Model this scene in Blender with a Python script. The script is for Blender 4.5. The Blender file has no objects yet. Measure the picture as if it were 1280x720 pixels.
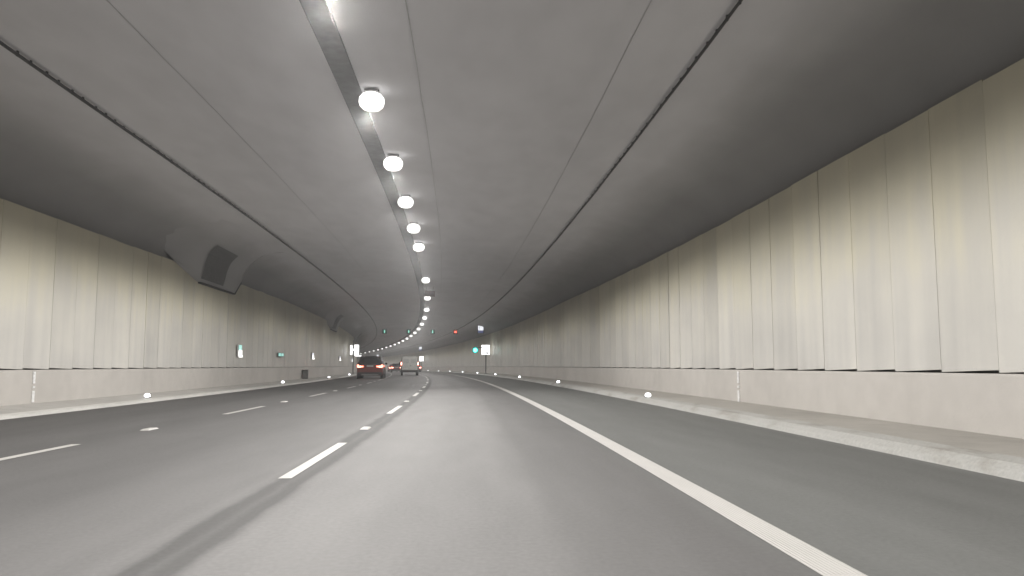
import bpy, bmesh, math, random
from mathutils import Vector, Matrix
random.seed(7)
scene = bpy.context.scene
COL = scene.collection

# ------------------------------------------------------------------ alignment
KA = 1/950.0
def kappa(s): return KA if s < 120 else KA - 1.7e-4
DS = 0.5
_tab = {0: (0.0, 0.0, 0.0)}
x = y = h = 0.0
for i in range(1, 900):
    s = i*DS; h += kappa(s-DS/2)*DS
    x -= math.sin(h)*DS; y += math.cos(h)*DS; _tab[i] = (x, y, h)
x = y = h = 0.0
for i in range(1, 140):
    h -= KA*DS; x += math.sin(h)*DS; y -= math.cos(h)*DS; _tab[-i] = (x, y, h)
def frame(s):
    t = s/DS; i = math.floor(t); f = t-i
    a, b = _tab[i], _tab[i+1]
    return tuple(a[k]*(1-f)+b[k]*f for k in range(3))
def grade(s): return -0.7*(max(s, 0)/255.0)**3
def P(s, o, z=0.0):
    x, y, h = frame(s)
    return Vector((x+o*math.cos(h), y+o*math.sin(h), z+grade(s)))
def heading(s): return frame(s)[2]
def smooth(a, b, t):
    t = min(1, max(0, (t-a)/(b-a))); return t*t*(3-2*t)
S0, S1 = -44.0, 392.0
def srange(a, b, d):
    n = max(1, int(round((b-a)/d))); return [a+(b-a)*i/n for i in range(n+1)]

# ------------------------------------------------------------------ materials
def mat(name):
    m = bpy.data.materials.new(name); m.use_nodes = True
    nt = m.node_tree; return m, nt, nt.nodes['Principled BSDF']
def N(nt, t, **kw):
    n = nt.nodes.new(t)
    for k, v in kw.items():
        if k in n.inputs.keys(): n.inputs[k].default_value = v
        else: setattr(n, k, v)
    return n
def L(nt, a, b): nt.links.new(a, b)
def simple(name, col, rough=0.6, metal=0.0, noise=0.12, scale=6.0, bump=0.0, coat=0.0):
    m, nt, b = mat(name)
    b.inputs['Roughness'].default_value = rough; b.inputs['Metallic'].default_value = metal
    b.inputs['Coat Weight'].default_value = coat
    tc = N(nt, 'ShaderNodeTexCoord'); nz = N(nt, 'ShaderNodeTexNoise', Scale=scale, Detail=5.0)
    L(nt, tc.outputs['Object'], nz.inputs['Vector'])
    mr = N(nt, 'ShaderNodeMapRange'); mr.inputs['From Min'].default_value = .3; mr.inputs['From Max'].default_value = .7
    mr.inputs['To Min'].default_value = 1-noise; mr.inputs['To Max'].default_value = 1+noise
    L(nt, nz.outputs['Fac'], mr.inputs['Value'])
    mx = N(nt, 'ShaderNodeVectorMath', operation='SCALE'); mx.inputs[0].default_value = col[:3]
    L(nt, mr.outputs[0], mx.inputs['Scale']); L(nt, mx.outputs[0], b.inputs['Base Color'])
    if bump:
        bp = N(nt, 'ShaderNodeBump', Strength=bump, Distance=.01); L(nt, nz.outputs['Fac'], bp.inputs['Height']); L(nt, bp.outputs[0], b.inputs['Normal'])
    return m
def emit(name, col, strength, base=(.8, .8, .8)):
    m, nt, b = mat(name)
    b.inputs['Base Color'].default_value = (*base, 1)
    b.inputs['Emission Color'].default_value = (*col, 1); b.inputs['Emission Strength'].default_value = strength
    m.cycles.emission_sampling = 'NONE'
    return m
def ramp(nt, stops, interp='LINEAR'):
    r = N(nt, 'ShaderNodeValToRGB'); r.color_ramp.interpolation = interp
    e = r.color_ramp.elements
    while len(e) > 1: e.remove(e[-1])
    for i, (p, c) in enumerate(stops):
        if i == 0: e[0].position = p
        el = e[0] if i == 0 else e.new(p)
        el.color = (*c, 1) if len(c) == 3 else c
    return r
def uvnoise(nt, uv, sx, sy, scale=1.0, detail=4.0, off=0.0):
    mp = N(nt, 'ShaderNodeMapping'); mp.inputs['Scale'].default_value = (sx, sy, 1); mp.inputs['Location'].default_value = (off, off*1.7, 0)
    nz = N(nt, 'ShaderNodeTexNoise', Scale=scale, Detail=detail)
    L(nt, uv, mp.inputs['Vector']); L(nt, mp.outputs[0], nz.inputs['Vector']); return nz.outputs['Fac']
def mathn(nt, op, a, b=None, c=None):
    n = N(nt, 'ShaderNodeMath', operation=op)
    for i, v in enumerate((a, b, c)):
        if v is None: continue
        if isinstance(v, (int, float)): n.inputs[i].default_value = v
        else: L(nt, v, n.inputs[i])
    return n.outputs[0]
def scale_col(nt, col, fac):
    mx = N(nt, 'ShaderNodeVectorMath', operation='SCALE')
    if isinstance(col, tuple): mx.inputs[0].default_value = col
    else: L(nt, col, mx.inputs[0])
    L(nt, fac, mx.inputs['Scale']); return mx.outputs[0]

# road: UV = (offset across, distance along) in metres
def road_material():
    m, nt, b = mat('worn_asphalt')
    uv = N(nt, 'ShaderNodeUVMap').outputs[0]
    sep = N(nt, 'ShaderNodeSeparateXYZ'); L(nt, uv, sep.inputs[0])
    wob = uvnoise(nt, uv, 3.0, 1.1, 1.0, 9)
    u = mathn(nt, 'ADD', sep.outputs['X'], mathn(nt, 'MULTIPLY', mathn(nt, 'SUBTRACT', wob, .5), .13))
    mr = N(nt, 'ShaderNodeMapRange'); mr.inputs['From Min'].default_value = -10; mr.inputs['From Max'].default_value = 6
    L(nt, u, mr.inputs['Value'])
    def p(o): return (o+10)/16
    g = lambda v, t=(1.0, .978, .968): (v*t[0], v*t[1], v*t[2])
    st = [(-9.6, .16), (-8.9, .125), (-7.9, .14), (-7.0, .13), (-6.1, .145), (-5.3, .135), (-4.4, .15), (-3.5, .14), (-2.7, .158), (-2.0, .178), (-1.82, .178), (-1.79, .088), (-1.655, .09), (-1.64, .125), (-1.63, .125), (-1.615, .09), (-1.46, .092), (-1.43, .19), (-.8, .2), (-.3, .188), (.2, .197), (.45, .178), (.60, .150), (1.5, .136), (1.9, .142), (2.2, .158), (3.4, .165), (4.7, .15), (5.0, .2)]
    r = ramp(nt, [(p(o), g(v*(.77 if o < -1.85 else .93)) if o < 1.9 else g(v*1.0, (.985, 1, .97))) for o, v in st])
    L(nt, mr.outputs[0], r.inputs[0])
    big = uvnoise(nt, uv, .9, .06, 1.0, 4, 3.1); mid = uvnoise(nt, uv, 3.0, .6, 1.0, 6, 9.0); fine = uvnoise(nt, uv, 30, 22, 1.0, 5)
    f = mathn(nt, 'ADD', mathn(nt, 'MULTIPLY', mathn(nt, 'SUBTRACT', big, .5), .42), 1.0)
    f = mathn(nt, 'ADD', f, mathn(nt, 'MULTIPLY', mathn(nt, 'SUBTRACT', mid, .5), .26))
    f = mathn(nt, 'ADD', f, mathn(nt, 'MULTIPLY', mathn(nt, 'SUBTRACT', fine, .5), .36))
    L(nt, scale_col(nt, r.outputs[0], f), b.inputs['Base Color'])
    b.inputs['Roughness'].default_value = .78; b.inputs['Specular IOR Level'].default_value = .35
    bp = N(nt, 'ShaderNodeBump', Strength=.35, Distance=.004); L(nt, fine, bp.inputs['Height']); L(nt, bp.outputs[0], b.inputs['Normal'])
    return m
def paint_material(name, col, ridges=False):
    m, nt, b = mat(name)
    uv = N(nt, 'ShaderNodeUVMap').outputs[0]
    a = uvnoise(nt, uv, 7, 1.2, 1.0, 6); c = uvnoise(nt, uv, 70, 40, 1.0, 3)
    f = mathn(nt, 'ADD', mathn(nt, 'MULTIPLY', mathn(nt, 'SUBTRACT', a, .5), .5), 1.0)
    f = mathn(nt, 'ADD', f, mathn(nt, 'MULTIPLY', mathn(nt, 'SUBTRACT', c, .5), .35))
    L(nt, scale_col(nt, col, f), b.inputs['Base Color'])
    b.inputs['Roughness'].default_value = .6
    return m
def concrete_material(name, col, streak=.2, rough=.8, su=.35, sv=.35):
    m, nt, b = mat(name)
    uv = N(nt, 'ShaderNodeUVMap').outputs[0]
    a = uvnoise(nt, uv, su, sv, 1.0, 6, 2.0); c = uvnoise(nt, uv, 2.5*su/.35, 2.5*sv/.35, 1.0, 8, 5.0); fine = uvnoise(nt, uv, 40, 40, 1.0, 2)
    f = mathn(nt, 'ADD', mathn(nt, 'MULTIPLY', mathn(nt, 'SUBTRACT', a, .5), streak*1.6), 1.0)
    f = mathn(nt, 'ADD', f, mathn(nt, 'MULTIPLY', mathn(nt, 'SUBTRACT', c, .5), streak))
    f = mathn(nt, 'ADD', f, mathn(nt, 'MULTIPLY', mathn(nt, 'SUBTRACT', fine, .5), .12))
    L(nt, scale_col(nt, col, f), b.inputs['Base Color'])
    b.inputs['Roughness'].default_value = rough
    bp = N(nt, 'ShaderNodeBump', Strength=.2, Distance=.006); L(nt, c, bp.inputs['Height']); L(nt, bp.outputs[0], b.inputs['Normal'])
    return m
def vault_material():
    m, nt, b = mat('vault_coating')
    uv = N(nt, 'ShaderNodeUVMap').outputs[0]
    sep = N(nt, 'ShaderNodeSeparateXYZ'); L(nt, uv, sep.inputs[0])
    wob = uvnoise(nt, uv, .25, .25, 1.0, 5)
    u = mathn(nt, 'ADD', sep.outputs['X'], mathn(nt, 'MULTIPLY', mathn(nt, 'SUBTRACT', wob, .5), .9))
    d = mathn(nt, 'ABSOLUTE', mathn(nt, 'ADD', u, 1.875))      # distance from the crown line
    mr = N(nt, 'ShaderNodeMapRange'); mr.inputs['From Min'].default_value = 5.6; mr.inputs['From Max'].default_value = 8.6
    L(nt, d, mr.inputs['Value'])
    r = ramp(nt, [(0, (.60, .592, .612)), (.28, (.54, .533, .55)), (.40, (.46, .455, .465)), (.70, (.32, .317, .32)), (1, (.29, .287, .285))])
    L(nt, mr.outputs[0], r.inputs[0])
    a = uvnoise(nt, uv, .45, .12, 1.0, 8, 2.0); c = uvnoise(nt, uv, 1.6, .7, 1.0, 9, 5.0); fine = uvnoise(nt, uv, 40, 40, 1.0, 2)
    f = mathn(nt, 'ADD', mathn(nt, 'MULTIPLY', mathn(nt, 'SUBTRACT', a, .5), .34), 1.0)
    f = mathn(nt, 'ADD', f, mathn(nt, 'MULTIPLY', mathn(nt, 'SUBTRACT', c, .5), .2))
    f = mathn(nt, 'ADD', f, mathn(nt, 'MULTIPLY', mathn(nt, 'SUBTRACT', fine, .5), .08))
    L(nt, scale_col(nt, r.outputs[0], f), b.inputs['Base Color'])
    b.inputs['Roughness'].default_value = .85
    bp = N(nt, 'ShaderNodeBump', Strength=.15, Distance=.006); L(nt, c, bp.inputs['Height']); L(nt, bp.outputs[0], b.inputs['Normal'])
    return m
def kerb_material():
    m, nt, b = mat('kerb_concrete')
    uv = N(nt, 'ShaderNodeUVMap').outputs[0]
    a = uvnoise(nt, uv, 2.5, .8, 1.0, 12, 4.0)
    r = ramp(nt, [(.0, (.30, .285, .26)), (.36, (.33, .315, .29)), (.47, (.41, .405, .385)), (1, (.49, .485, .47))])
    L(nt, a, r.inputs[0]); fine = uvnoise(nt, uv, 22, 22, 1.0, 6)
    f = mathn(nt, 'ADD', mathn(nt, 'MULTIPLY', mathn(nt, 'SUBTRACT', fine, .5), .55), 1.0)
    L(nt, scale_col(nt, r.outputs[0], f), b.inputs['Base Color']); b.inputs['Roughness'].default_value = .85
    return m
def panel_material():
    m, nt, b = mat('enamel_panel')
    uv = N(nt, 'ShaderNodeUVMap').outputs[0]
    oi = N(nt, 'ShaderNodeObjectInfo'); ge = N(nt, 'ShaderNodeNewGeometry')
    rnd = mathn(nt, 'FRACT', mathn(nt, 'ADD', oi.outputs['Random'], ge.outputs['Random Per Island']))
    st = uvnoise(nt, uv, 2.6, .16, 1.0, 8, 1.0); cl = uvnoise(nt, uv, .5, .7, 1.0, 6, 8.0); grit = uvnoise(nt, uv, 35, 30, 1.0, 4, 2.0)
    f = mathn(nt, 'ADD', mathn(nt, 'MULTIPLY', mathn(nt, 'SUBTRACT', rnd, .5), .13), 1.0)
    f = mathn(nt, 'ADD', f, mathn(nt, 'MULTIPLY', mathn(nt, 'SUBTRACT', st, .5), .44))
    f = mathn(nt, 'ADD', f, mathn(nt, 'MULTIPLY', mathn(nt, 'SUBTRACT', cl, .5), .30))
    f = mathn(nt, 'ADD', f, mathn(nt, 'MULTIPLY', mathn(nt, 'SUBTRACT', grit, .5), .08))
    # colour turns yellower and slightly darker up each panel, boundary uneven
    sz = N(nt, 'ShaderNodeSeparateXYZ'); L(nt, uv, sz.inputs[0])
    hz = mathn(nt, 'ADD', sz.outputs['Y'], mathn(nt, 'MULTIPLY', mathn(nt, 'SUBTRACT', st, .5), 2.6))
    hz = mathn(nt, 'ADD', hz, mathn(nt, 'MULTIPLY', mathn(nt, 'SUBTRACT', cl, .5), 2.2))
    hm_ = N(nt, 'ShaderNodeMapRange'); hm_.inputs['From Min'].default_value = 1.0; hm_.inputs['From Max'].default_value = 5.0
    L(nt, hz, hm_.inputs['Value'])
    hr_ = ramp(nt, [(0, (.56, .545, .515)), (.35, (.565, .545, .495)), (.65, (.56, .53, .425)), (1, (.52, .485, .38))])
    L(nt, hm_.outputs[0], hr_.inputs[0])
    L(nt, scale_col(nt, hr_.outputs[0], f), b.inputs['Base Color'])
    rr = mathn(nt, 'ADD', mathn(nt, 'MULTIPLY', st, .5), .22); L(nt, rr, b.inputs['Roughness'])
    b.inputs['Specular IOR Level'].default_value = .4
    bp = N(nt, 'ShaderNodeBump', Strength=.12, Distance=.01); L(nt, cl, bp.inputs['Height']); L(nt, bp.outputs[0], b.inputs['Normal'])
    return m
M = dict(
    road=road_material(), white=paint_material('road_paint', (.50, .485, .465)),
    panel=panel_material(), plinth=concrete_material('plinth_paint', (.50, .475, .445), .24, .6),
    walk=concrete_material('walkway_concrete', (.39, .37, .34), .3), walkl=concrete_material('pale_walkway_concrete', (.47, .455, .43), .3), kerb=kerb_material(), kerbpaint=paint_material('painted_kerb', (.62, .61, .58)),
    ceil=vault_material(),
    shell=concrete_material('haunch_coating', (.27, .265, .25), .14, .85, .2, .3),
    dark=simple('dark_steel', (.03, .03, .033), .6), gray=simple('galvanised_steel', (.22, .22, .22), .5, .6),
    tray=simple('tray_steel', (.15, .15, .155), .95), box=simple('fan_box_coating', (.46, .458, .455), .8, noise=.08, scale=1.2),
    grille=simple('grille_mesh', (.14, .14, .14), .7), rubber=simple('rubber', (.02, .02, .02), .9),
    seal=simple('joint_seal', (.42, .418, .41), .9), rim=simple('alloy', (.35, .35, .36), .35, .9),
    glass=simple('tinted_glass', (.012, .014, .017), .08, noise=.05, coat=.5),
    red=simple('red_paint', (.16, .017, .010), .3, noise=.05, coat=1.0),
    brick=simple('brown_red_box', (.07, .028, .024), .7),
    redpale=simple('red_car_paint', (.33, .05, .045), .35, noise=.05, coat=1.0),
    vanwhite=simple('van_paint', (.48, .475, .45), .35, noise=.06, coat=.6), plastic=simple('black_plastic', (.018, .018, .018), .6),
    plate=simple('number_plate', (.55, .55, .53), .5, noise=.1, scale=30), chrome=simple('chrome_trim', (.5, .5, .5), .25, .9),
    poster=simple('blue_sign', (.02, .05, .18), .4), cab=simple('cabinet_steel', (.07, .07, .07), .6),
    lamp=emit('lamp_diffuser', (1, .985, .95), 1.5), stud=emit('stud_lens', (.95, .97, 1), 5.0),
    signlit=emit('backlit_sign', (1, 1, 1), 2.2), signdim=emit('dim_backlit_sign', (.85, .88, 1), .75),
    mark=simple('sign_symbol', (.05, .05, .07), .6), marklit=emit('sign_symbol_grey', (.5, .52, .55), .5, (.3, .3, .3)),
    green=emit('green_arrow_led', (.35, 1.0, .75), 1.6), redled=emit('red_cross_led', (1, .12, .07), 4.0),
    teal=emit('teal_lens', (.10, 1.0, .80), 5.5), tealrim=emit('teal_lens_rim', (.0, .5, .42), .8, (.0, .2, .2)), tealsign=emit('teal_sign', (.14, .70, .60), .7),
    greenface=emit('green_dim_face', (.0, .10, .07), .30, (.0, .05, .04)), redface=emit('red_dim_face', (.22, .015, .01), .4, (.06, .0, .0)),
    tail=emit('tail_lamp', (1, .20, .12), 6.0, (.4, .02, .02)), tailcore=emit('tail_lamp_core', (1, .6, .5), 9.0, (.4, .1, .1)),
    strip=simple('white_strip_paint', (.8, .8, .8), .4, noise=.2, scale=20),
)

M['tray'].node_tree.nodes['Principled BSDF'].inputs['Specular IOR Level'].default_value = 0.0
M['ceil'].node_tree.nodes['Principled BSDF'].inputs['Specular IOR Level'].default_value = .15
# ------------------------------------------------------------------ object helpers
def link(name, me, m=None, parent=None):
    o = bpy.data.objects.new(name, me); COL.objects.link(o)
    if m is not None and me is not None:
        for k in (m if isinstance(m, (list, tuple)) else [m]): me.materials.append(k)
    if parent is not None: o.parent = parent
    return o
def from_bm(name, bm, m=None, parent=None, smoothf=False):
    me = bpy.data.meshes.new(name); bm.normal_update(); bm.to_mesh(me); bm.free()
    if smoothf:
        for p in me.polygons: p.use_smooth = True
    return link(name, me, m, parent)
def tag(o, label=None, cat=None, group=None, kind=None):
    if label: o['label'] = label
    if cat: o['category'] = cat
    if group: o['group'] = group
    if kind: o['kind'] = kind
    return o
def empty(name, loc, rz=0.0):
    o = bpy.data.objects.new(name, None); COL.objects.link(o)
    o.location = loc; o.rotation_euler = (0, 0, rz); o.empty_display_size = .2; return o
def kids(o): return [c for c in bpy.data.objects if c.parent == o]
def copy_tree(o, parent=None):
    ch = KIDS.get(o.name)
    if ch is None: ch = KIDS[o.name] = kids(o)
    c = o.copy(); COL.objects.link(c)
    if parent is not None: c.parent = parent
    for k in ch: copy_tree(k, c)
    return c
KIDS = {}
def box(bm, x0, x1, y0, y1, z0, z1, bev=0.0, mi=0):
    r = bmesh.ops.create_cube(bm, size=1.0)
    for v in r['verts']:
        v.co = Vector(((x0+x1)/2+v.co.x*(x1-x0), (y0+y1)/2+v.co.y*(y1-y0), (z0+z1)/2+v.co.z*(z1-z0)))
    fs = {f for v in r['verts'] for f in v.link_faces}
    for f in fs: f.material_index = mi
    if bev:
        es = {e for f in fs for e in f.edges}
        q = bmesh.ops.bevel(bm, geom=list(es), offset=bev, segments=2, affect='EDGES', profile=.6)
def cyl(bm, c, r, d, axis='Z', r2=None, n=20, mi=0):
    q = bmesh.ops.create_cone(bm, cap_ends=True, segments=n, radius1=r, radius2=r if r2 is None else r2, depth=d)
    R = {'X': Matrix.Rotation(math.pi/2, 4, 'Y'), 'Y': Matrix.Rotation(-math.pi/2, 4, 'X'), 'Z': Matrix.Identity(4)}[axis]
    for v in q['verts']: v.co = R @ v.co + Vector(c)
    for f in {f for v in q['verts'] for f in v.link_faces}: f.material_index = mi
def poly(bm, pts, y0, y1, mi=0):
    """prism: outline pts (x, z) extruded in y"""
    a = [bm.verts.new((p[0], y0, p[1])) for p in pts]; b = [bm.verts.new((p[0], y1, p[1])) for p in pts]
    n = len(pts); fs = [bm.faces.new(a), bm.faces.new(b[::-1])]
    for i in range(n): fs.append(bm.faces.new((a[i], b[i], b[(i+1) % n], a[(i+1) % n])))
    for f in fs: f.material_index = mi
    bmesh.ops.recalc_face_normals(bm, faces=fs)
def sweep(name, prof, ss, m, parent=None, closed=False, caps=True, smoothf=False, uvmode='road', kind=None):
    """prof: list (o,z) or function s->list; swept along the alignment. UV in metres."""
    bm = bmesh.new(); uvl = bm.loops.layers.uv.new('UVMap'); rows = []; us = []
    for s in ss:
        pr = prof(s) if callable(prof) else prof
        rows.append([bm.verts.new(P(s, o, z)) for o, z in pr])
        u = [0.0]
        for i in range(1, len(pr)+1):
            a, b = pr[i-1], pr[i % len(pr)]; u.append(u[-1]+math.hypot(b[0]-a[0], b[1]-a[1]))
        us.append(u)
    n = len(rows[0]); last = n if closed else n-1
    for k in range(len(ss)-1):
        for i in range(last):
            j = (i+1) % n
            f = bm.faces.new((rows[k][i], rows[k][j], rows[k+1][j], rows[k+1][i]))
            f.smooth = smoothf
            pr = prof(ss[k]) if callable(prof) else prof
            if uvmode == 'road': uu = (pr[i][0], pr[j][0])
            else: uu = (us[k][i], us[k][i+1])
            for lp, t in zip(f.loops, ((uu[0], ss[k]), (uu[1], ss[k]), (uu[1], ss[k+1]), (uu[0], ss[k+1]))): lp[uvl].uv = t
    if closed and caps:
        bm.faces.new(rows[0][::-1]); bm.faces.new(rows[-1])
    bmesh.ops.recalc_face_normals(bm, faces=bm.faces[:]) if closed else None
    o = from_bm(name, bm, m, parent)
    if kind: o['kind'] = kind
    return o

# ------------------------------------------------------------------ ground, road, kerbs
SS = srange(S0, S1, 2.0)
sweep('ground', [(-13, -.35), (9, -.35)], SS, M['walk'], kind='structure')
ro = []
oo = [-9.4+i*(14.5/24) for i in range(25)]
road = sweep('road', [(o, 0.0) for o in oo], SS, M['road'], kind='structure')
# lane markings, 4 mm above the asphalt
def strip(bm, uvl, s0, s1, o0, o1, z=.004, d=2.0):
    ss = srange(s0, s1, d); rows = [(bm.verts.new(P(s, o0, z)), bm.verts.new(P(s, o1, z))) for s in ss]
    for k in range(len(ss)-1):
        f = bm.faces.new((rows[k][0], rows[k][1], rows[k+1][1], rows[k+1][0]))
        for lp, t in zip(f.loops, ((o0, ss[k]), (o1, ss[k]), (o1, ss[k+1]), (o0, ss[k+1]))): lp[uvl].uv = t
def marking(name, spans):
    bm = bmesh.new(); uvl = bm.loops.layers.uv.new('UVMap')
    for a in spans: strip(bm, uvl, *a)
    return from_bm(name, bm, M['white'], road)
# right edge line: profiled ridges across
marking('solid_line', [(S0, S1, 1.71, 1.93)])
bm = bmesh.new()
for k in range(9):
    for s in (0,):
        o = 1.718+k*.0232
        ss = srange(2.0, 30.0, 1.0)
        for a, b in zip(ss[:-1], ss[1:]):
            vs = [bm.verts.new(P(q, o+w, z)) for q in (a, b) for w, z in ((0, .0045), (.007, .0075), (.014, .0045))]
            bm.faces.new((vs[0], vs[1], vs[4], vs[3])); bm.faces.new((vs[1], vs[2], vs[5], vs[4]))
from_bm('rumble_ridges', bm, M['white'], road)
for oc, w in ((-1.72, .12), (-5.18, .13)):
    spans = []
    k = -3
    while 7.5+10*k < 380:
        a = 7.55+9.97*k; spans.append((a, a+3.4, oc-w/2, oc+w/2)); k += 1
    marking('dashed_line', spans)
    # raised lane studs half-way between the dashes
    bm = bmesh.new()
    for k in range(-2, 30):
        s = 13.4+9.97*k
        a = [bm.verts.new(P(s+ds, oc+do, z)) for ds, do, z in ((-.22, -.07, .003), (-.22, .07, .003), (.22, .07, .003), (.22, -.07, .003), (-.16, -.05, .022), (-.16, .05, .022), (.16, .05, .022), (.16, -.05, .022))]
        for q in ((4, 5, 6, 7), (0, 1, 5, 4), (1, 2, 6, 5), (2, 3, 7, 6), (3, 0, 4, 7)): bm.faces.new([a[i] for i in q])
    from_bm('lane_studs', bm, M['white'], road)
# right kerb stone and walkway, left kerb and walkway
sweep('kerb', [(4.88, -.02), (4.93, .07), (5.02, .13), (5.25, .155), (5.25, -.1)], SS, M['kerb'], kind='structure', uvmode='len')
sweep('walkway', [(5.25, .150), (5.9, .158), (6.56, .17)], SS, M['walk'], kind='structure')
sweep('kerb', [(-9.12, .087), (-8.97, .075), (-8.93, .06), (-8.92, -.02)], SS, M['kerbpaint'], kind='structure', uvmode='len')
sweep('walkway', [(-10.36, .15), (-9.7, .12), (-9.12, .087)], SS, M['walkl'], kind='structure')

# ------------------------------------------------------------------ ceiling shell
HR = [(6.68, 3.9), (6.68, 4.5), (6.66, 4.85), (6.55, 5.12), (6.3, 5.38), (5.95, 5.58), (5.5, 5.75), (5.0, 5.87), (4.5, 5.95), (4.0, 5.985)]
HLp = [(-o-3.75, z) for o, z in HR][::-1]
CE = [(4.0, 5.985), (3.0, 5.998), (1.0, 6.0), (-1.8, 6.0), (-4, 6.0), (-6.5, 5.998), (-7.75, 5.985)]
FULL = HR + CE[1:-1] + [(-o-3.75, z) for o, z in HR][::-1]
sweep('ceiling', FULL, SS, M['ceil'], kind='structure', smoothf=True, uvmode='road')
sweep('ceiling_footing', [(6.70, -.1), (6.68, 3.9)], SS, M['shell'], kind='structure', uvmode='len')
sweep('ceiling_footing', [(-10.43, 3.9), (-10.45, -.1)], SS, M['shell'], kind='structure', uvmode='len')
# end closure far round the bend
bm = bmesh.new(); bm.faces.new([bm.verts.new(P(S1-.5, o, z)) for o, z in ((-10.4, -.2), (6.66, -.2), (6.66, 5.98), (-10.4, 5.98))])
tag(from_bm('bulkhead', bm, M['shell']), kind='structure')

# ------------------------------------------------------------------ tunnel walls
def top(s): return 4.68 + .22*smooth(20, 50, s)
PW = 1.2
def wall(side, label):
    """side +1 right (face o=6.5), -1 left (face o=-10.25)"""
    face = 6.5 if side > 0 else -10.25
    w = empty('tunnel_wall', P(0, face, 0)); tag(w, label, 'wall')
    inv = Matrix.Translation(-w.location)
    def fix(o):
        o.data.transform(inv); o.parent = w; return o
    pl = sweep('plinth', [(face, .12), (face, .90), (face+side*.02, .93), (face+side*.14, .93), (face+side*.14, .12)], SS, M['plinth'], closed=True, uvmode='len'); fix(pl)
    def panel(bm, uvl, s):
        a, b = s+.0005, s+PW-.0005
        near, far = -side*random.choice((.002, .003, .004, .006, .009, .016)), side*.0
        q = []; tj = random.uniform(0, .03)
        for (t, dp, zb) in ((a, near, .975), (b, far, .942)):
            for th in (0, .02):
                for z in (zb, top(s)-tj):
                    q.append((t, face+dp+side*th, z))
        v = [bm.verts.new(P(*c)) for c in q]
        # 0 near front bottom,1 near front top,2 near back bottom,3 near back top,4 far front bottom,5,6,7
        for idx in ((0, 1, 5, 4), (2, 6, 7, 3), (0, 2, 3, 1), (4, 5, 7, 6), (1, 3, 7, 5), (0, 4, 6, 2)):
            f = bm.faces.new([v[i] for i in idx])
            for lp in f.loops:
                k = v.index(lp.vert); lp[uvl].uv = (q[k][0]+(0.03 if abs(q[k][1]-face) > .03 else 0), q[k][2])
        bmesh.ops.recalc_face_normals(bm, faces=[f for f in bm.faces if v[0] in f.verts or v[7] in f.verts])
    n0 = int((4 if side > 0 else 9)/PW)
    s = n0*PW
    rest = bmesh.new(); ru = rest.loops.layers.uv.new('UVMap')
    k = n0
    while k*PW < S1-2:
        if k < n0+98:
            bm = bmesh.new(); ul = bm.loops.layers.uv.new('UVMap'); panel(bm, ul, k*PW); fix(from_bm('cladding_panel', bm, M['panel']))
        else: panel(rest, ru, k*PW)
        k += 1
    for k in range(int(S0/PW)+1, n0): panel(rest, ru, k*PW)
    tag(fix(from_bm('cladding_panel', rest, M['panel'])), kind='stuff')
    return w
wall(1, 'cream panelled tunnel wall beside the right hand hard shoulder with saw-toothed panel bottoms')
wall(-1, 'cream panelled tunnel wall beside the far left lane, below the fan housings')

# ------------------------------------------------------------------ cables and cable tray under the ceiling
def cable(name, o, z, r, label, clips=0.0, m='dark', a=S0, b=S1):
    bm = bmesh.new(); ring = [(math.cos(t*math.pi/3)*r, math.sin(t*math.pi/3)*r) for t in range(6)]
    ss = srange(a, b, 1.5); rows = []
    for s in ss:
        j = random.uniform(-.006, .006); rows.append([bm.verts.new(P(s, o+c+j, z+d+random.uniform(-.004, .004))) for c, d in ring])
    for k in range(len(ss)-1):
        for i in range(6): bm.faces.new((rows[k][i], rows[k][(i+1) % 6], rows[k+1][(i+1) % 6], rows[k+1][i]))
    if clips:
        s = a
        while s < min(b, 160):
            sc = r*random.uniform(.3, .6)
            v = [bm.verts.new(P(s+ds, o+do, zz)) for zz in (z-r*1.2, 6.0) for ds, do in ((-.02, -sc), (-.02, sc), (.02, sc), (.02, -sc))]
            for q in ((0, 1, 2, 3), (0, 1, 5, 4), (1, 2, 6, 5), (2, 3, 7, 6), (3, 0, 4, 7)): bm.faces.new([v[i] for i in q])
            s += clips*random.uniform(.8, 1.2)
    return tag(from_bm(name, bm, M[m]), label, 'cable')
cable('ceiling_cable', 3.6, 5.935, .026, 'thick dark cable clipped under the ceiling over the hard shoulder, right of the lamps', .5)
cable('ceiling_cable', -7.2, 5.935, .028, 'thick dark cable clipped under the ceiling over the far left lane', .45)
cable('ceiling_cable', 2.42, 5.990, .0045, 'hair-thin wire on the ceiling just left of the right hand thick cable', 0, 'seal')
cable('ceiling_cable', -.93, 5.988, .0065, 'thin wire on the ceiling immediately right of the row of lamps', 0, 'seal')
cable('ceiling_cable', -5.0, 5.990, .004, 'hair-thin wire on the ceiling between the lamp row and the left thick cable', 0, 'seal')
tray = sweep('cable_tray', [(-2.36, 5.945), (-2.34, 5.94), (-2.02, 5.94), (-2.0, 5.945), (-2.0, 5.99), (-2.36, 5.99)], SS, M['tray'], closed=True, uvmode='len')
tag(tray, 'flat grey cable tray running under the ceiling along the left of the lamp row', 'cable tray')

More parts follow.
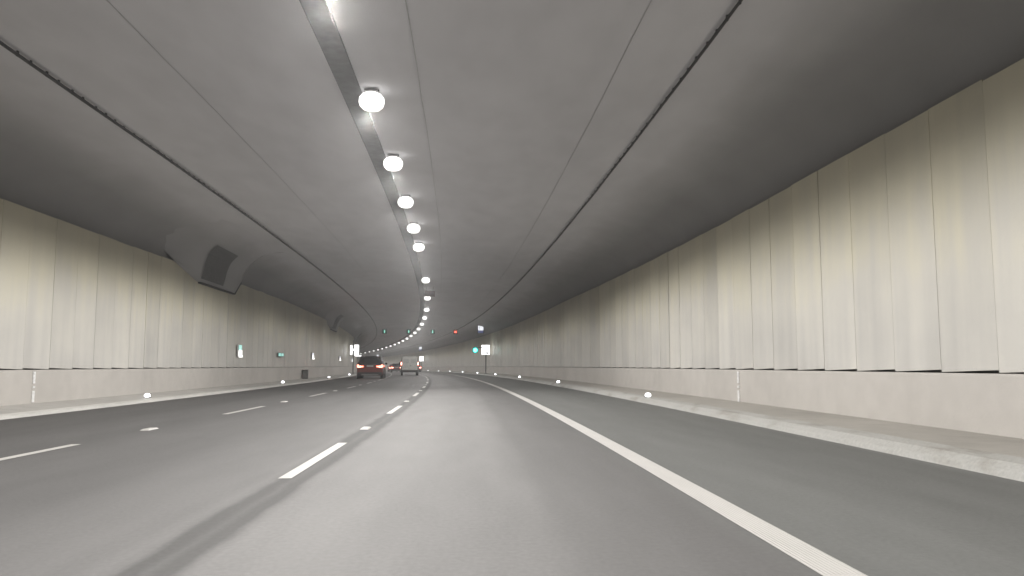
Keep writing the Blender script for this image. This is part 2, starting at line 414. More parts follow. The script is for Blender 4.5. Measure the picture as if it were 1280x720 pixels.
# ------------------------------------------------------------------ ceiling lamps
LAMP_O = -1.81
ss_l = [14.2+4.5*k for k in range(-10, 5)] + [44.8+11.9*k for k in range(29)]
ss_l = [s for s in ss_l if s < S1-3]
proto = empty('ceiling_lamp', (0, 0, 0))
bm = bmesh.new()
prof = [(.0, -.18), (.09, -.175), (.16, -.15), (.21, -.10), (.232, -.03), (.225, .04), (.18, .10), (.12, .13), (.0, .13)]
n = 20
rows = [[bm.verts.new((r*math.cos(2*math.pi*i/n), r*1.15*math.sin(2*math.pi*i/n), z)) for i in range(n)] for r, z in prof[1:-1]]
for a, b in zip(rows[:-1], rows[1:]):
    for i in range(n): bm.faces.new((a[i], a[(i+1) % n], b[(i+1) % n], b[i]))
bm.faces.new(rows[0][::-1]); bm.faces.new(rows[-1])
from_bm('diffuser', bm, M['lamp'], proto, True)
bm = bmesh.new(); box(bm, -.12, .12, -.16, .16, .133, .16, .010); from_bm('housing', bm, M['gray'], proto)
for sx in (-1, 1):
    bm = bmesh.new(); box(bm, sx*.12-.012, sx*.12+.012, -.03, .03, .15, .20, .003); from_bm('bracket', bm, M['dark'], proto)
ld = bpy.data.lights.new('lamp_light', 'SPOT'); ld.energy = 850; ld.color = (1.0, .975, .94)
ld.spot_size = math.radians(167); ld.spot_blend = .22; ld.shadow_soft_size = .12
lo = bpy.data.objects.new('lamp_light', ld); COL.objects.link(lo); lo.parent = proto; lo.location = (0, 0, -.32)
nearest = None
for i, s in enumerate(ss_l):
    o = proto if i == 0 else copy_tree(proto)
    o.location = P(s, LAMP_O, 5.80); o.rotation_euler = (0, 0, heading(s))
    tag(o, 'round white glowing lamp in the single curving row under the tunnel ceiling', 'lamp', 'lamps in a row under the tunnel ceiling')
    if abs(s-9.7) < .1: o['label'] = 'large glowing ceiling lamp cut by the top edge of the photo'
    if abs(s-14.2) < .1: o['label'] = 'largest ceiling lamp fully in view, second from the top of the row'
    if abs(s-44.8) < .1: o['label'] = 'glowing ceiling lamp just in front of the small dark brown box'
    if abs(s-56.7) < .1: o['label'] = 'glowing ceiling lamp just beyond the small dark brown box'
    if abs(s-18.7) < .1: o['label'] = 'third glowing ceiling lamp from the top of the photo'
    if abs(s-23.2) < .1: o['label'] = 'fourth glowing ceiling lamp from the top of the photo'
    if abs(s-27.7) < .1: o['label'] = 'fifth glowing ceiling lamp from the top, second last before the wide gap in the row'
    if abs(s-32.2) < .1: o['label'] = 'glowing ceiling lamp right before the first wide gap in the row'

# small brown box beside the lamp row
t = empty('equipment_box', P(50.6, -1.62, 5.55), heading(50.6)); tag(t, 'small dark brown box hung under the ceiling between two lamps', 'box')
bm = bmesh.new(); box(bm, -.33, .33, -.25, .25, -.16, .18, .02); from_bm('casing', bm, M['brick'], t)
for sx in (-1, 1):
    bm = bmesh.new(); box(bm, sx*.2-.015, sx*.2+.015, -.02, .02, .18, .45); from_bm('hanger', bm, M['dark'], t)
bm = bmesh.new(); box(bm, -.26, .26, -.262, -.252, -.1, .1); from_bm('front_plate', bm, M['brick'], t)

# ------------------------------------------------------------------ fan housings on the left haunch
def fan_housing(s0, label):
    root = empty('fan_housing', P(s0, -9.5, 5)); tag(root, label, 'fan housing', 'fan housings above the left wall')
    inv = Matrix.Translation(-root.location)
    nearp = [(-10.20, 4.25), (-10.33, 4.62), (-10.36, 4.93), (-10.27, 5.22), (-9.93, 5.50), (-9.32, 5.77), (-8.70, 5.92), (-7.7, 6.02)]
    farp = [(-10.15, 4.25), (-9.98, 4.60), (-9.84, 4.95), (-9.65, 5.25), (-9.35, 5.50), (-8.95, 5.71), (-8.5, 5.88), (-7.7, 6.02)]
    def face(a, b):            # a along the wall 0..1 , b index in the profile 0..7
        i = max(0, min(int(b), 6)); f = b-i
        p = [nearp[i][k]*(1-f)+nearp[i+1][k]*f for k in (0, 1)]; q = [farp[i][k]*(1-f)+farp[i+1][k]*f for k in (0, 1)]
        w = smooth(.0, .30, a); o, z = (p[k]*(1-w)+q[k]*w for k in (0, 1))
        zb = 4.72-(.47/.3)*a if a < .3 else (4.25 if a < .88 else 4.25+(a-.88)/.12*.62)
        z += (zb-4.25)*max(0, 1-b/3)
        return s0+9.0*a-b*.38-(1-w)*min(b, 4)*.10, o, z
    bm = bmesh.new(); NA, NB = 25, 14
    ul = bm.loops.layers.uv.new('UVMap')
    g = [[bm.verts.new(P(*face(i/NA, j*7/NB))) for j in range(NB+1)] for i in range(NA+1)]
    for i in range(NA):
        for j in range(NB): bm.faces.new((g[i][j], g[i][j+1], g[i+1][j+1], g[i+1][j]))
    # far cheek and underside back to the shell
    back = [bm.verts.new(P(face(1, j*7/NB)[0]+.25, nearp[min(7, int(j*7/NB+.5))][0]-.12, face(1, j*7/NB)[2]+.02)) for j in range(NB+1)]
    for j in range(NB): bm.faces.new((g[NA][j], g[NA][j+1], back[j+1], back[j]))
    und = [bm.verts.new(P(face(i/NA, 0)[0], -10.42, face(i/NA, 0)[2])) for i in range(NA+1)]
    for i in range(NA): bm.faces.new((g[i][0], g[i+1][0], und[i+1], und[i]))
    for f in bm.faces:
        f.smooth = True
        for lp in f.loops:
            j = (lp.vert.co-root.location).length; off = -10.3
            for i_, row in enumerate(g):
                if lp.vert in row: off = face(i_/NA, row.index(lp.vert)*7/NB)[1]; break
            lp[ul].uv = (max(off, -9.2) if off > -9.2 else -9.2, s0+j)
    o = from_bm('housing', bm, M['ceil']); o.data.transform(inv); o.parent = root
    # dark strip along the bottom edge of the housing
    bm = bmesh.new()
    for i in range(8, NA):
        v = []
        for a in (i/NA, (i+1)/NA):
            ss, oo_, zz = face(a, 0)
            for do, dz in ((.03, -.055), (.03, .0), (-.10, .0), (-.10, -.055)): v.append(bm.verts.new(P(ss, oo_+do, zz+dz)))
        for k in range(4): bm.faces.new((v[k], v[(k+1) % 4], v[4+(k+1) % 4], v[4+k]))
        if i in (8, NA-1): bm.faces.new(v[:4] if i == 8 else v[4:])
    o = from_bm('edge_strip', bm, M['dark']); o.data.transform(inv); o.parent = root
    # square grille slightly proud of the splayed face
    bm = bmesh.new()
    def lift(a, b, d):
        p = P(*face(a, b)); e = P(*face(a+.02, b))-p; f = P(*face(a, b+.1))-p; nn = e.cross(f).normalized()
        if nn.x < 0: nn = -nn
        return p+nn*d
    G = 10
    def ga(u, b): return .31+(b-.4)*.016+u*.34
    def gb(v): return .35+v*3.9
    gg = [[bm.verts.new(lift(ga(i/G, gb(j/G)), gb(j/G), .03)) for j in range(G+1)] for i in range(G+1)]
    for i in range(G):
        for j in range(G): bm.faces.new((gg[i][j], gg[i][j+1], gg[i+1][j+1], gg[i+1][j]))
    o = from_bm('grille', bm, M['grille']); o.data.transform(inv); o.parent = root
    bm = bmesh.new()
    for i in range(1, 16):
        for j in range(G):
            va, vb = gb(j/G), gb((j+1)/G); u = i/16; w = .005
            bm.faces.new([bm.verts.new(lift(*c, .045)) for c in ((ga(u-w, va), va), (ga(u+w, va), va), (ga(u+w, vb), vb), (ga(u-w, vb), vb))])
    o2 = from_bm('grille_bars', bm, M['tray']); o2.data.transform(inv); o2.parent = root
    return root
fan_housing(28.7, 'light grey splayed fan housing with a dark square grille, nearest above the left wall')
fan_housing(69.5, 'smaller grey fan housing further along above the left wall, below the cable end')
for s in (110.3,): fan_housing(s, 'farthest grey fan housing above the left wall, tiny behind the lit post sign')

# ------------------------------------------------------------------ lane signals
def signal(off, kindc, label, px_s=108.0):
    t = empty('lane_signal', P(px_s, off, 5.60), heading(px_s)); tag(t, label, 'traffic signal', 'overhead lane signals')
    bm = bmesh.new(); box(bm, -.30, .30, -.02, .16, -.30, .30, .03); from_bm('casing', bm, M['dark'], t)
    bm = bmesh.new(); cyl(bm, (0, -.03, 0), .25, .02, 'Y', n=24); from_bm('face', bm, M['greenface' if kindc == 'g' else 'redface'], t)
    bm = bmesh.new()
    if kindc == 'g':
        poly(bm, [(-.03, .19), (.03, .19), (.03, -.02), (.085, -.02), (0, -.19), (-.085, -.02), (-.03, -.02)], -.056, -.042); nm = 'arrow'
    else:
        c = .03; r = .11
        for sg in (1, -1):
            pts = [(-r-c, sg*(-r+c)), (-r+c, sg*(-r-c)), (r+c, sg*(r-c)), (r-c, sg*(r+c))]
            poly(bm, pts, -.056-.003*sg, -.042)
        nm = 'cross'
    from_bm(nm, bm, M['green' if kindc == 'g' else 'redled'], t)
    for sx in (-.18, .18):
        bm = bmesh.new(); box(bm, sx-.015, sx+.015, .05, .08, .30, .40); from_bm('hanger', bm, M['dark'], t)
signal(-6.15, 'g', 'green down arrow signal hung over the far left lane')
signal(-2.95, 'g', 'green down arrow signal hung over the middle lane, between the other two green ones')
signal(.22, 'g', 'green down arrow signal hung over the lane the camera drives in')
signal(3.3, 'r', 'red cross lane signal hung over the hard shoulder')

# ------------------------------------------------------------------ emergency signs
def hanging_sign(s, off, z, label, grp):
    t = empty('hanging_sign', P(s, off, z), heading(s)); tag(t, label, 'sign', grp)
    bm = bmesh.new(); box(bm, -.40, .40, 0, .14, -.50, .50, .02); from_bm('casing', bm, M['dark'], t)
    bm = bmesh.new(); box(bm, -.30, .30, -.02, -.003, -.12, .42); from_bm('sign_face', bm, M['signdim2'], t)
    bm = bmesh.new()   # handset-like mark: a left stroke, hooked, and an arrowhead
    poly(bm, [(-.17, .34), (-.02, .34), (-.02, .27), (-.09, .27), (-.09, .03), (-.02, .03), (-.02, -.04), (-.17, -.04)], -.03, -.022)
    poly(bm, [(.20, .34), (.05, .15), (.20, -.04), (.20, .06), (.13, .15), (.20, .24)], -.03, -.022)
    from_bm('symbol', bm, M['mark'], t)
    bm = bmesh.new(); box(bm, -.30, .30, -.02, -.003, -.42, -.18); from_bm('lower_plate', bm, M['signblue'], t)
    for sx in (-.25, .25):
        bm = bmesh.new(); box(bm, sx-.02, sx+.02, .05, .09, .50, max(.55, 6.0-z-.25)); from_bm('hanger', bm, M['dark'], t)
    return t
M['signdim2'] = emit('sign_face_white', (.92, .94, 1), 1.3); M['signblue'] = emit('sign_plate_blue', (.12, .14, .30), .6, (.05, .06, .15))
hanging_sign(96, 5.35, 5.42, 'square dark sign with white symbol panel hung above the right walkway, nearest of its kind', 'hanging signs above the walkway')
hanging_sign(190, 5.35, 5.30, 'tiny hanging sign above the far right walkway, over the white van', 'hanging signs above the walkway')
hanging_sign(282, 5.3, 5.30, 'farthest hanging sign, tiny above the bend beyond the red car roof', 'hanging signs above the walkway')

def post_sign(s, off, label, style, grp='lit post signs on the walkways'):
    t = empty('post_sign', P(s, off, .15), heading(s)); tag(t, label, 'sign', grp)
    bm = bmesh.new(); cyl(bm, (0, 0, 1.45 if style != 'L' else 1.9), .055, 2.9 if style != 'L' else 3.8, n=12); cyl(bm, (0, 0, .02), .14, .04, n=12); from_bm('post', bm, M['cab'], t)
    if style == 'R':
        bm = bmesh.new(); box(bm, -.50, .46, -.16, .10, 2.2, 3.32, .03); from_bm('sign_box', bm, M['signlit'], t)
        bm = bmesh.new(); box(bm, .08, .22, -.175, -.163, 2.26, 2.60); box(bm, .22, .34, -.175, -.163, 2.26, 2.40); from_bm('symbol', bm, M['marklit'], t)
        bm = bmesh.new(); box(bm, -.04, .05, -.08, .0, 3.32, 3.5, .01); from_bm('top_cap', bm, M['gray'], t)
    else:
        bm = bmesh.new(); box(bm, -.36, -.12, -.10, .08, 2.15, 3.25, .02); from_bm('narrow_sign_box', bm, M['signlit'], t)
        bm = bmesh.new(); box(bm, .10, .62, -.12, .10, 2.1, 3.3, .03); from_bm('sign_box', bm, M['signlit'], t)
        bm = bmesh.new(); box(bm, -.12, .10, -.06, .06, 2.66, 2.82, .01); from_bm('crossbar', bm, M['signlit'], t)
        bm = bmesh.new(); box(bm, .2, .9, -.10, .0, 1.98, 2.10, .01); from_bm('lower_lamp', bm, M['signlit'], t)
    return t
post_sign(94, 5.75, 'white lit box sign on a dark post by the right wall, beside the teal light', 'R')
post_sign(94, -9.55, 'white lit twin sign on a post by the left wall, left of the red car', 'L')
post_sign(189, 5.55, 'small white lit sign standing beyond the right side of the white van', 'R')
post_sign(281, 5.5, 'tiny farthest white lit sign just right of the red car roof', 'R')

# teal signal head on its own cantilever arm
t = empty('teal_signal', P(93.4, 5.55, .15), heading(93.4)); tag(t, 'round glowing teal signal light left of the nearest right post sign', 'signal light')
bm = bmesh.new(); cyl(bm, (-1.1, 0, 2.72), .36, .22, 'Y', n=28); from_bm('casing', bm, M['dark'], t)
bm = bmesh.new(); cyl(bm, (-1.1, -.13, 2.72), .34, .03, 'Y', n=28); from_bm('lens_rim', bm, M['tealrim'], t)
bm = bmesh.new(); cyl(bm, (-1.12, -.17, 2.70), .22, .06, 'Y', n=28); from_bm('lens', bm, M['teal'], t)
bm = bmesh.new(); box(bm, -1.1, .2, -.03, .03, 2.98, 3.06, .01); box(bm, -1.13, -1.07, -.03, .03, 2.9, 3.06, .01); box(bm, .14, .20, -.03, .03, 0, 3.06, .01); from_bm('bracket_arm', bm, M['cab'], t)

# wall mounted emergency lights on the left wall
def wall_light(s, z, w, hh, label, teal=True):
    t = empty('emergency_light', P(s, -10.2, z), heading(s)); tag(t, label, 'emergency light', 'emergency lights on the left wall')
    bm = bmesh.new(); box(bm, 0, .07, -w/2-.03, w/2+.03, -hh/2-.03, hh/2+.03, .01); from_bm('casing', bm, M['box'], t)
    bm = bmesh.new(); box(bm, .073, .11, -w/2, w/2, .02, hh/2); from_bm('upper_lens', bm, M['tealsign' if teal else 'signdim'], t)
    bm = bmesh.new(); box(bm, .073, .13, -w/2, w/2, -hh/2, .017, .01); from_bm('lower_lens', bm, M['lamp'], t)
    bm = bmesh.new(); box(bm, .04, .19, -.10, .10, -hh/2-.06, -hh/2+.04, .02); from_bm('lamp_nose', bm, M['lamp'], t)
wall_light(37.8, 1.72, .42, .5, 'nearest emergency light on the left wall, teal above white')
wall_light(60.2, 1.75, .5, .40, 'second nearest white emergency light on the left wall', False)
wall_light(81.5, 1.78, .5, .36, 'third white emergency light on the left wall, close to the lit post sign', False)
wall_light(103, 1.8, .5, .36, 'farthest white emergency light on the left wall, behind the post', False)
t = empty('teal_strip', P(47.6, -10.2, 1.66), heading(47.6)); tag(t, 'small dim teal glowing strip on the left wall between two white emergency lights', 'sign')  # dim teal glowing strip, split into two segments
bm = bmesh.new(); box(bm, 0, .05, -.8, .8, -.12, .12, .01); from_bm('casing', bm, M['panel_plain'] if 'panel_plain' in M else M['gray'], t)
for a, b in ((-.72, -.1), (.12, .66)):
    bm = bmesh.new(); box(bm, .053, .07, a, b, -.08, .08); from_bm('lens', bm, M['tealsign'], t)

# grey cabinet on the left walkway
t = empty('wall_cabinet', P(56, -10.02, .145), heading(56)); tag(t, 'small dark grey cabinet low against the left wall', 'cabinet')
bm = bmesh.new(); box(bm, -.17, .17, -.2, .2, 0, .58, .015); from_bm('cabinet_body', bm, M['cab'], t)
bm = bmesh.new(); box(bm, -.14, .14, -.215, -.203, .05, .53, .003); from_bm('door', bm, M['gray'], t)
bm = bmesh.new(); box(bm, -.2, .2, -.23, .22, .583, .61, .005); from_bm('lid', bm, M['gray'], t)

# plain white strips on the plinths, in three pieces each
for s, o, sd, lb in ((19.0, 6.5, -1, 'thin white strip standing on the right wall plinth'), (19.7, -10.25, 1, 'thin white strip standing on the left wall plinth')):
    t = empty('white_strip', P(s, o, .17), heading(s)); tag(t, lb, 'stripe')
    bm = bmesh.new()
    for a, b in ((0, .27), (.33, .38), (.44, .72)): box(bm, min(0, sd*.02)+sd*.003, max(0, sd*.02)+sd*.003, -.05, .05, a, b, .003)
    from_bm('stripe', bm, M['strip'], t)
    bm = bmesh.new(); box(bm, min(sd*.0015, sd*.0025), max(sd*.0015, sd*.0025), -.07, .07, -.01, .74); from_bm('backing', bm, M['plinth'], t)

# LED marker studs on the kerbs
ms = empty('marker_light', (0, 0, 0))
bm = bmesh.new(); box(bm, -.07, .07, -.06, .10, 0, .05, .015); from_bm('stud_base', bm, M['gray'], ms)
bm = bmesh.new()
bmesh.ops.create_uvsphere(bm, u_segments=14, v_segments=8, radius=.085)
for v in bm.verts: v.co = Vector((v.co.x, v.co.y*.7-.03, max(v.co.z*.8, -.04)+.06))
from_bm('lens', bm, M['stud'], ms, True)
first = True
ordn = ['nearest', 'second', 'third', 'fourth', 'fifth', 'sixth', 'seventh', 'eighth', 'ninth']
spots = [('right', 22.6+18.75*k, 5.13, .135, k) for k in range(-1, 13)] + [('left', 24.0+19.3*k, -9.2, .105, k) for k in range(0, 8)]
for sd, s, o_, z, k in spots:
    t = ms if first else copy_tree(ms); first = False
    t.location = P(s, o_, z); t.rotation_euler = (0, 0, heading(s))
    lb = ('%s white marker light on the %s kerb counted from the camera' % (ordn[k], sd)) if 0 <= k < 9 else 'tiny white marker light far along the %s kerb' % sd
    tag(t, lb, 'marker light', 'marker lights along the %s kerb' % sd)

# ------------------------------------------------------------------ vehicles
def loft(bm, secs, mi=0):
    """secs: list of (y, [(x,z)...]) closed rings"""
    rows = [[bm.verts.new((x, y, z)) for x, z in ring] for y, ring in secs]; n = len(rows[0])
    for a, b in zip(rows[:-1], rows[1:]):
        for i in range(n): bm.faces.new((a[i], a[(i+1) % n], b[(i+1) % n], b[i]))
    bm.faces.new(rows[0][::-1]); bm.faces.new(rows[-1]); bmesh.ops.recalc_face_normals(bm, faces=bm.faces[:])
def ring(hw, zb, zt, r=.12, tuck=.06):
    pts = [(hw-tuck-.05, zb), (hw-tuck, zb+.05), (hw, zb+(zt-zb)*.35), (hw, zb+(zt-zb)*.62), (hw-.02, zt-r), (hw-r*.4, zt-r*.3), (hw-r*1.2, zt)]
    return pts + [(-x, z) for x, z in pts[::-1]]
def wheel(t, x, y, r, w):
    sx = 1 if x > 0 else -1
    wr = empty('wheel', (x, y, r)); wr.parent = t
    bm = bmesh.new(); cyl(bm, (0, 0, 0), r, w, 'X', n=28)
    bmesh.ops.bevel(bm, geom=[e for e in bm.edges if abs(e.verts[0].co.x-e.verts[1].co.x) < 1e-4], offset=.03, segments=2, affect='EDGES')
    from_bm('tyre', bm, M['rubber'], wr)
    bm = bmesh.new(); cyl(bm, (sx*(w/2+.003), 0, 0), r*.62, .02, 'X', n=20)
    for k in range(5):
        a = k*2*math.pi/5
        q = bmesh.ops.create_cube(bm, size=1)
        for v in q['verts']:
            v.co = Matrix.Rotation(a, 4, 'X') @ Vector((sx*(w/2+.018)+v.co.x*.02, v.co.y*.07, r*.32+v.co.z*r*.5))
    from_bm('rim', bm, M['rim'], wr)
def pane(t, name, quad, th=.012, m='glass'):
    a, b, c, d = [Vector(q) for q in quad]; nn = (b-a).cross(d-a).normalized()
    cen = (a+b+c+d)/4
    if nn.dot(cen-Vector((0, cen.y*.5, .6))) < 0: nn = -nn
    bm = bmesh.new(); lo_ = [bm.verts.new(p-nn*.01) for p in (a, b, c, d)]; hi = [bm.verts.new(p+nn*th) for p in (a, b, c, d)]
    bm.faces.new(lo_[::-1]); bm.faces.new(hi)
    for i in range(4): bm.faces.new((lo_[i], lo_[(i+1) % 4], hi[(i+1) % 4], hi[i]))
    bmesh.ops.recalc_face_normals(bm, faces=bm.faces[:])
    return from_bm(name, bm, M[m], t)
def car(s, off, W, Lc, H, belt, paint, label, name='parked_car', suv=True, tailm='tail', yaw=0.0, grp='cars driving ahead in the tunnel'):
    t = empty(name, P(s, off, .006), heading(s)+yaw); tag(t, label, 'car', grp)
    hw = W/2; zb = .26 if suv else .2
    # rear bumper face at y=0, front at y=Lc
    secs = [(0.00, ring(hw-.16, zb+.16, belt-.16, .10)), (.05, ring(hw-.07, zb+.05, belt-.06, .12)), (.18, ring(hw-.02, zb, belt, .12)),
            (.55, ring(hw, zb-.02, belt+.01, .12)), (Lc*.5, ring(hw, zb-.02, belt-.01, .12)), (Lc*.70, ring(hw, zb-.02, belt-.04, .14)),
            (Lc*.78, ring(hw, zb-.02, belt-.09, .16)), (Lc*.93, ring(hw-.04, zb, belt-.20, .16)), (Lc*.98, ring(hw-.15, zb+.05, belt-.32, .12)), (Lc, ring(hw-.3, zb+.12, belt-.42, .1))]
    bm = bmesh.new(); loft(bm, secs); from_bm('body', bm, M[paint], t, False)
    # cabin: rings in plan from belt to roof
    rb = .10 if suv else .22; rt = .42 if suv else .75; fb = Lc*.72; ft = Lc*.50
    tb, tt = hw-.06, hw-.27
    B = [(-tb, rb), (tb, rb), (tb-.02, fb), (-tb+.02, fb)]; T = [(-tt, rt), (tt, rt), (tt-.02, ft), (-tt+.02, ft)]
    bm = bmesh.new()
    lv = [bm.verts.new((x_, y_, belt-.03)) for x_, y_ in B]; hv = [bm.verts.new((x_, y_, H)) for x_, y_ in T]
    bm.faces.new(lv[::-1]); bm.faces.new(hv)
    for i in range(4): bm.faces.new((lv[i], lv[(i+1) % 4], hv[(i+1) % 4], hv[i]))
    bmesh.ops.recalc_face_normals(bm, faces=bm.faces[:])
    bmesh.ops.bevel(bm, geom=[e for e in bm.edges if max(v.co.z for v in e.verts) > belt], offset=.09, segments=3, affect='EDGES', profile=.6)
    from_bm('cabin', bm, M['plastic' if suv else paint], t, False)
    def lerp(a, b, k): return tuple(a[i]*(1-k)+b[i]*k for i in range(3))
    def q(i, j, u0, u1, k0, k1):
        b0 = (*B[i], belt-.03); b1 = (*B[j], belt-.03); t0 = (*T[i], H); t1 = (*T[j], H)
        return [lerp(lerp(b0, b1, u0), lerp(t0, t1, u0), k0), lerp(lerp(b0, b1, u1), lerp(t0, t1, u1), k0), lerp(lerp(b0, b1, u1), lerp(t0, t1, u1), k1), lerp(lerp(b0, b1, u0), lerp(t0, t1, u0), k1)]
    pane(t, 'rear_window', q(0, 1, .09, .91, .12, .84)); pane(t, 'windscreen', q(2, 3, .08, .92, .1, .9))
    for i, j in ((1, 2), (3, 0)):
        for u0, u1 in (((.12, .46), (.5, .86)) if i == 1 else ((.14, .5), (.54, .88))):
            pane(t, 'side_window', q(i, j, u0, u1, .12, .84))
    # details at the tail
    bm = bmesh.new(); box(bm, -hw+.10, hw-.10, -.05, .12, zb+.02, zb+.26, .04); from_bm('rear_bumper', bm, M['plastic'], t)
    bm = bmesh.new(); box(bm, -hw*.58, hw*.58, -.062, -.048, zb+.03, zb+.10, .005); from_bm('skid_plate', bm, M['chrome'], t)
    bm = bmesh.new(); box(bm, -.26, .26, -.03, .02, belt-.20, belt-.08, .004); from_bm('number_plate', bm, M['plate'], t)
    bm = bmesh.new(); box(bm, -.42, .42, -.03, .03, belt-.055, belt-.03, .006); from_bm('trim_strip', bm, M['chrome'], t)
    for sx in (-1, 1):
        bm = bmesh.new(); lw = .46 if suv else .3
        poly(bm, [(sx*(hw-.05), belt-.02), (sx*(hw-.05), belt-.24), (sx*(hw-.10), belt-.27), (sx*(hw-lw-.08), belt-.22), (sx*(hw-lw-.08), belt-.12), (sx*(hw-.16), belt-.13), (sx*(hw-.17), belt-.02)], -.035, .12)
        tl = from_bm('tail_light', bm, M[tailm], t)
        bm = bmesh.new(); box(bm, sx*(hw-.24)-.13, sx*(hw-.24)+.13, -.05, -.037, belt-.205, belt-.145, .003); from_bm('light_strip', bm, M['tailcore'], tl)
        bm = bmesh.new(); box(bm, sx*(hw+.08)-.09, sx*(hw+.08)+.09, Lc*.64, Lc*.64+.12, belt-.02, belt+.14, .03); from_bm('mirror', bm, M['plastic'], t)
        for wy in (.85, Lc-.92):
            wheel(t, sx*(hw-.13), wy, .37 if suv else .32, .24)
            bm = bmesh.new(); cyl(bm, (sx*(hw-.06), wy, .37 if suv else .32), .43 if suv else .37, .14, 'X', n=24); from_bm('wheel_arch', bm, M['plastic'], t)
        if suv:
            bm = bmesh.new(); box(bm, sx*(tt-.06)-.02, sx*(tt-.06)+.02, rt+.15, ft-.1, H+.012, H+.05, .01); from_bm('roof_rail', bm, M['plastic'], t)
        bm = bmesh.new(); cyl(bm, (sx*(hw-.42), -.055, zb+.07), .04, .08, 'Y', n=12); from_bm('exhaust', bm, M['chrome'], t)
    bm = bmesh.new(); box(bm, -.55, .55, rt-.22, rt+.05, H-.03, H+.005, .015); from_bm('roof_spoiler', bm, M['plastic'], t)
    return t
car(64.5, -6.25, 2.1, 4.85, 1.78, 1.14, 'red', 'dark red sport utility car with glowing tail lights in the far left lane', 'driving_car')
car(165, -2.75, 1.85, 4.4, 1.45, .92, 'redpale', 'farthest small red car in the middle lane, only its left tail light showing', 'driving_car', False)
car(139, -3.55, 1.85, 4.5, 1.5, .95, 'red', 'brownish red car half hidden behind the left side of the white van', 'driving_car', False)
car(147, .35, 1.85, 4.5, 1.5, .95, 'redpale', 'pale red car half hidden behind the right side of the white van', 'driving_car', False)

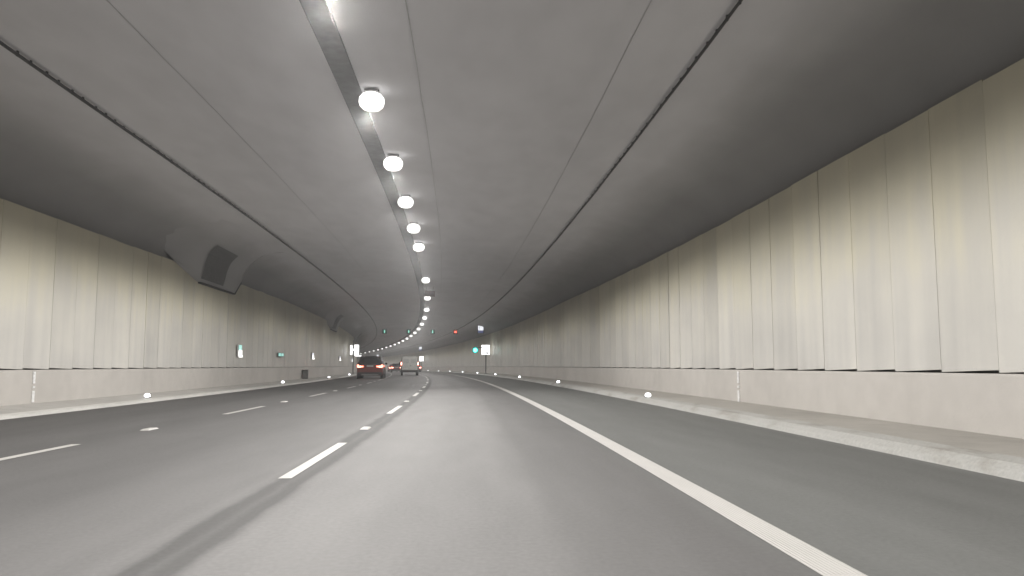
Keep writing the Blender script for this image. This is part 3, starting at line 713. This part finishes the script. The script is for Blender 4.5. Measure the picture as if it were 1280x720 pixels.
def van(s, off, label):
    t = empty('delivery_van', P(s, off, .006), heading(s)); tag(t, label, 'van')
    hw, H, Lc = .95, 2.02, 5.0
    def r(w, zb, zt, tuck): 
        pts = [(w-.08, zb), (w, zb+.08), (w, zb+.75), (w-tuck*.3, zt-.55), (w-tuck, zt-.14), (w-tuck-.06, zt-.04), (w-tuck-.2, zt)]
        return pts+[(-x, z) for x, z in pts[::-1]]
    bm = bmesh.new(); loft(bm, [(0, r(hw-.05, .42, H-.04, .12)), (.06, r(hw, .36, H, .12)), (Lc*.6, r(hw, .36, H, .12)), (Lc*.7, r(hw, .36, H-.1, .14)), (Lc*.86, r(hw-.02, .36, 1.25, .1)), (Lc*.97, r(hw-.08, .4, 1.0, .1)), (Lc, r(hw-.18, .45, .85, .1))])
    from_bm('body', bm, M['vanwhite'], t)
    for sx in (-1, 1):
        bm = bmesh.new(); poly(bm, [(sx*.015, .62), (sx*(hw-.13), .62), (sx*(hw-.13), 1.35), (sx*(hw-.2), 1.88), (sx*.015, 1.9)], -.022, -.004)
        d = from_bm('rear_door', bm, M['vanwhite'], t)
        bm = bmesh.new(); poly(bm, [(sx*.09, 1.3), (sx*(hw-.24), 1.3), (sx*(hw-.28), 1.76), (sx*.09, 1.78)], -.032, -.024); from_bm('window', bm, M['vanglass'], d)
        bm = bmesh.new(); box(bm, sx*(hw-.065)-.05, sx*(hw-.065)+.05, -.03, .03, 1.08, 1.42, .02); tl = from_bm('tail_light', bm, M['tail'], t)
        bm = bmesh.new(); box(bm, sx*(hw-.065)-.035, sx*(hw-.065)+.035, -.045, -.033, 1.16, 1.34, .003); from_bm('light_strip', bm, M['tailcore'], tl)
        bm = bmesh.new(); poly(bm, [(sx*(hw-.04), .5), (sx*(hw-.115), .5), (sx*(hw-.115), 1.4), (sx*(hw-.185), 1.9), (sx*(hw-.13), 1.88), (sx*(hw-.04), 1.4)], -.012, -.002); from_bm('pillar_trim', bm, M['plastic'], t)
        bm = bmesh.new(); box(bm, sx*(hw+.12)-.1, sx*(hw+.12)+.1, Lc*.72, Lc*.72+.1, 1.15, 1.42, .03); from_bm('mirror', bm, M['plastic'], t)
        for wy in (.95, Lc-.95): wheel(t, sx*(hw-.13), wy, .34, .22)
        pane(t, 'side_window', [(sx*(hw-.0), Lc*.55, 1.15), (sx*(hw-.0), Lc*.70, 1.15), (sx*(hw-.1), Lc*.64, 1.62), (sx*(hw-.06), Lc*.55, 1.65)], .02)
    bm = bmesh.new(); box(bm, -hw+.02, hw-.02, -.09, .08, .34, .58, .03); from_bm('rear_bumper', bm, M['plastic'], t)
    bm = bmesh.new(); box(bm, -.66, -.16, -.04, -.025, .68, .8, .004); from_bm('number_plate', bm, M['plate'], t)
    bm = bmesh.new(); box(bm, -.3, .3, -.01, .02, 1.955, 1.985, .004); from_bm('high_brake_light', bm, M['chrome'], t)
    bm = bmesh.new(); box(bm, .03, .15, -.045, -.024, 1.0, 1.06, .01); from_bm('door_handle', bm, M['plastic'], t)
M['vanglass'] = simple('van_window', (.41, .41, .395), .15, noise=.05)
van(86, -3.2, 'pale grey-white delivery van seen from behind in the middle lane')

# ------------------------------------------------------------------ world, camera, view
w = bpy.data.worlds.new('World'); scene.world = w; w.use_nodes = True
bg = w.node_tree.nodes['Background']; bg.inputs[0].default_value = (.5, .55, .6, 1); bg.inputs[1].default_value = .05
cam = bpy.data.cameras.new('camera'); co = bpy.data.objects.new('camera', cam); COL.objects.link(co)
cam.sensor_width = 36; cam.lens = 36*1000/1280; cam.clip_end = 2000; cam.clip_start = .05
th = math.atan(97/1000); ya = math.atan(44/1000*math.cos(th))
co.location = (0, 0, 1.03); co.rotation_euler = (math.pi/2+th, 0, -ya)
scene.camera = co
bm = bmesh.new(); box(bm, -150, 60, -60, 410, -2.2, 8)
hm = bpy.data.materials.new('haze'); hm.use_nodes = True; hnt = hm.node_tree; hnt.nodes.remove(hnt.nodes['Principled BSDF'])
pv = hnt.nodes.new('ShaderNodeVolumePrincipled'); pv.inputs['Color'].default_value = (.92, .92, .93, 1)
pv.inputs['Density'].default_value = .0017; pv.inputs['Anisotropy'].default_value = .72
L(hnt, pv.outputs[0], hnt.nodes['Material Output'].inputs['Volume']); tag(from_bm('haze', bm, hm), kind='stuff')
vs = scene.view_settings; vs.view_transform = 'Standard'; vs.look = 'None'; vs.exposure = 0.12; vs.gamma = 1
scene.cycles.max_bounces = 4; scene.cycles.diffuse_bounces = 3
scene.cycles.use_adaptive_sampling = True; scene.cycles.adaptive_threshold = .03
scene.cycles.volume_bounces = 0; scene.cycles.glossy_bounces = 2
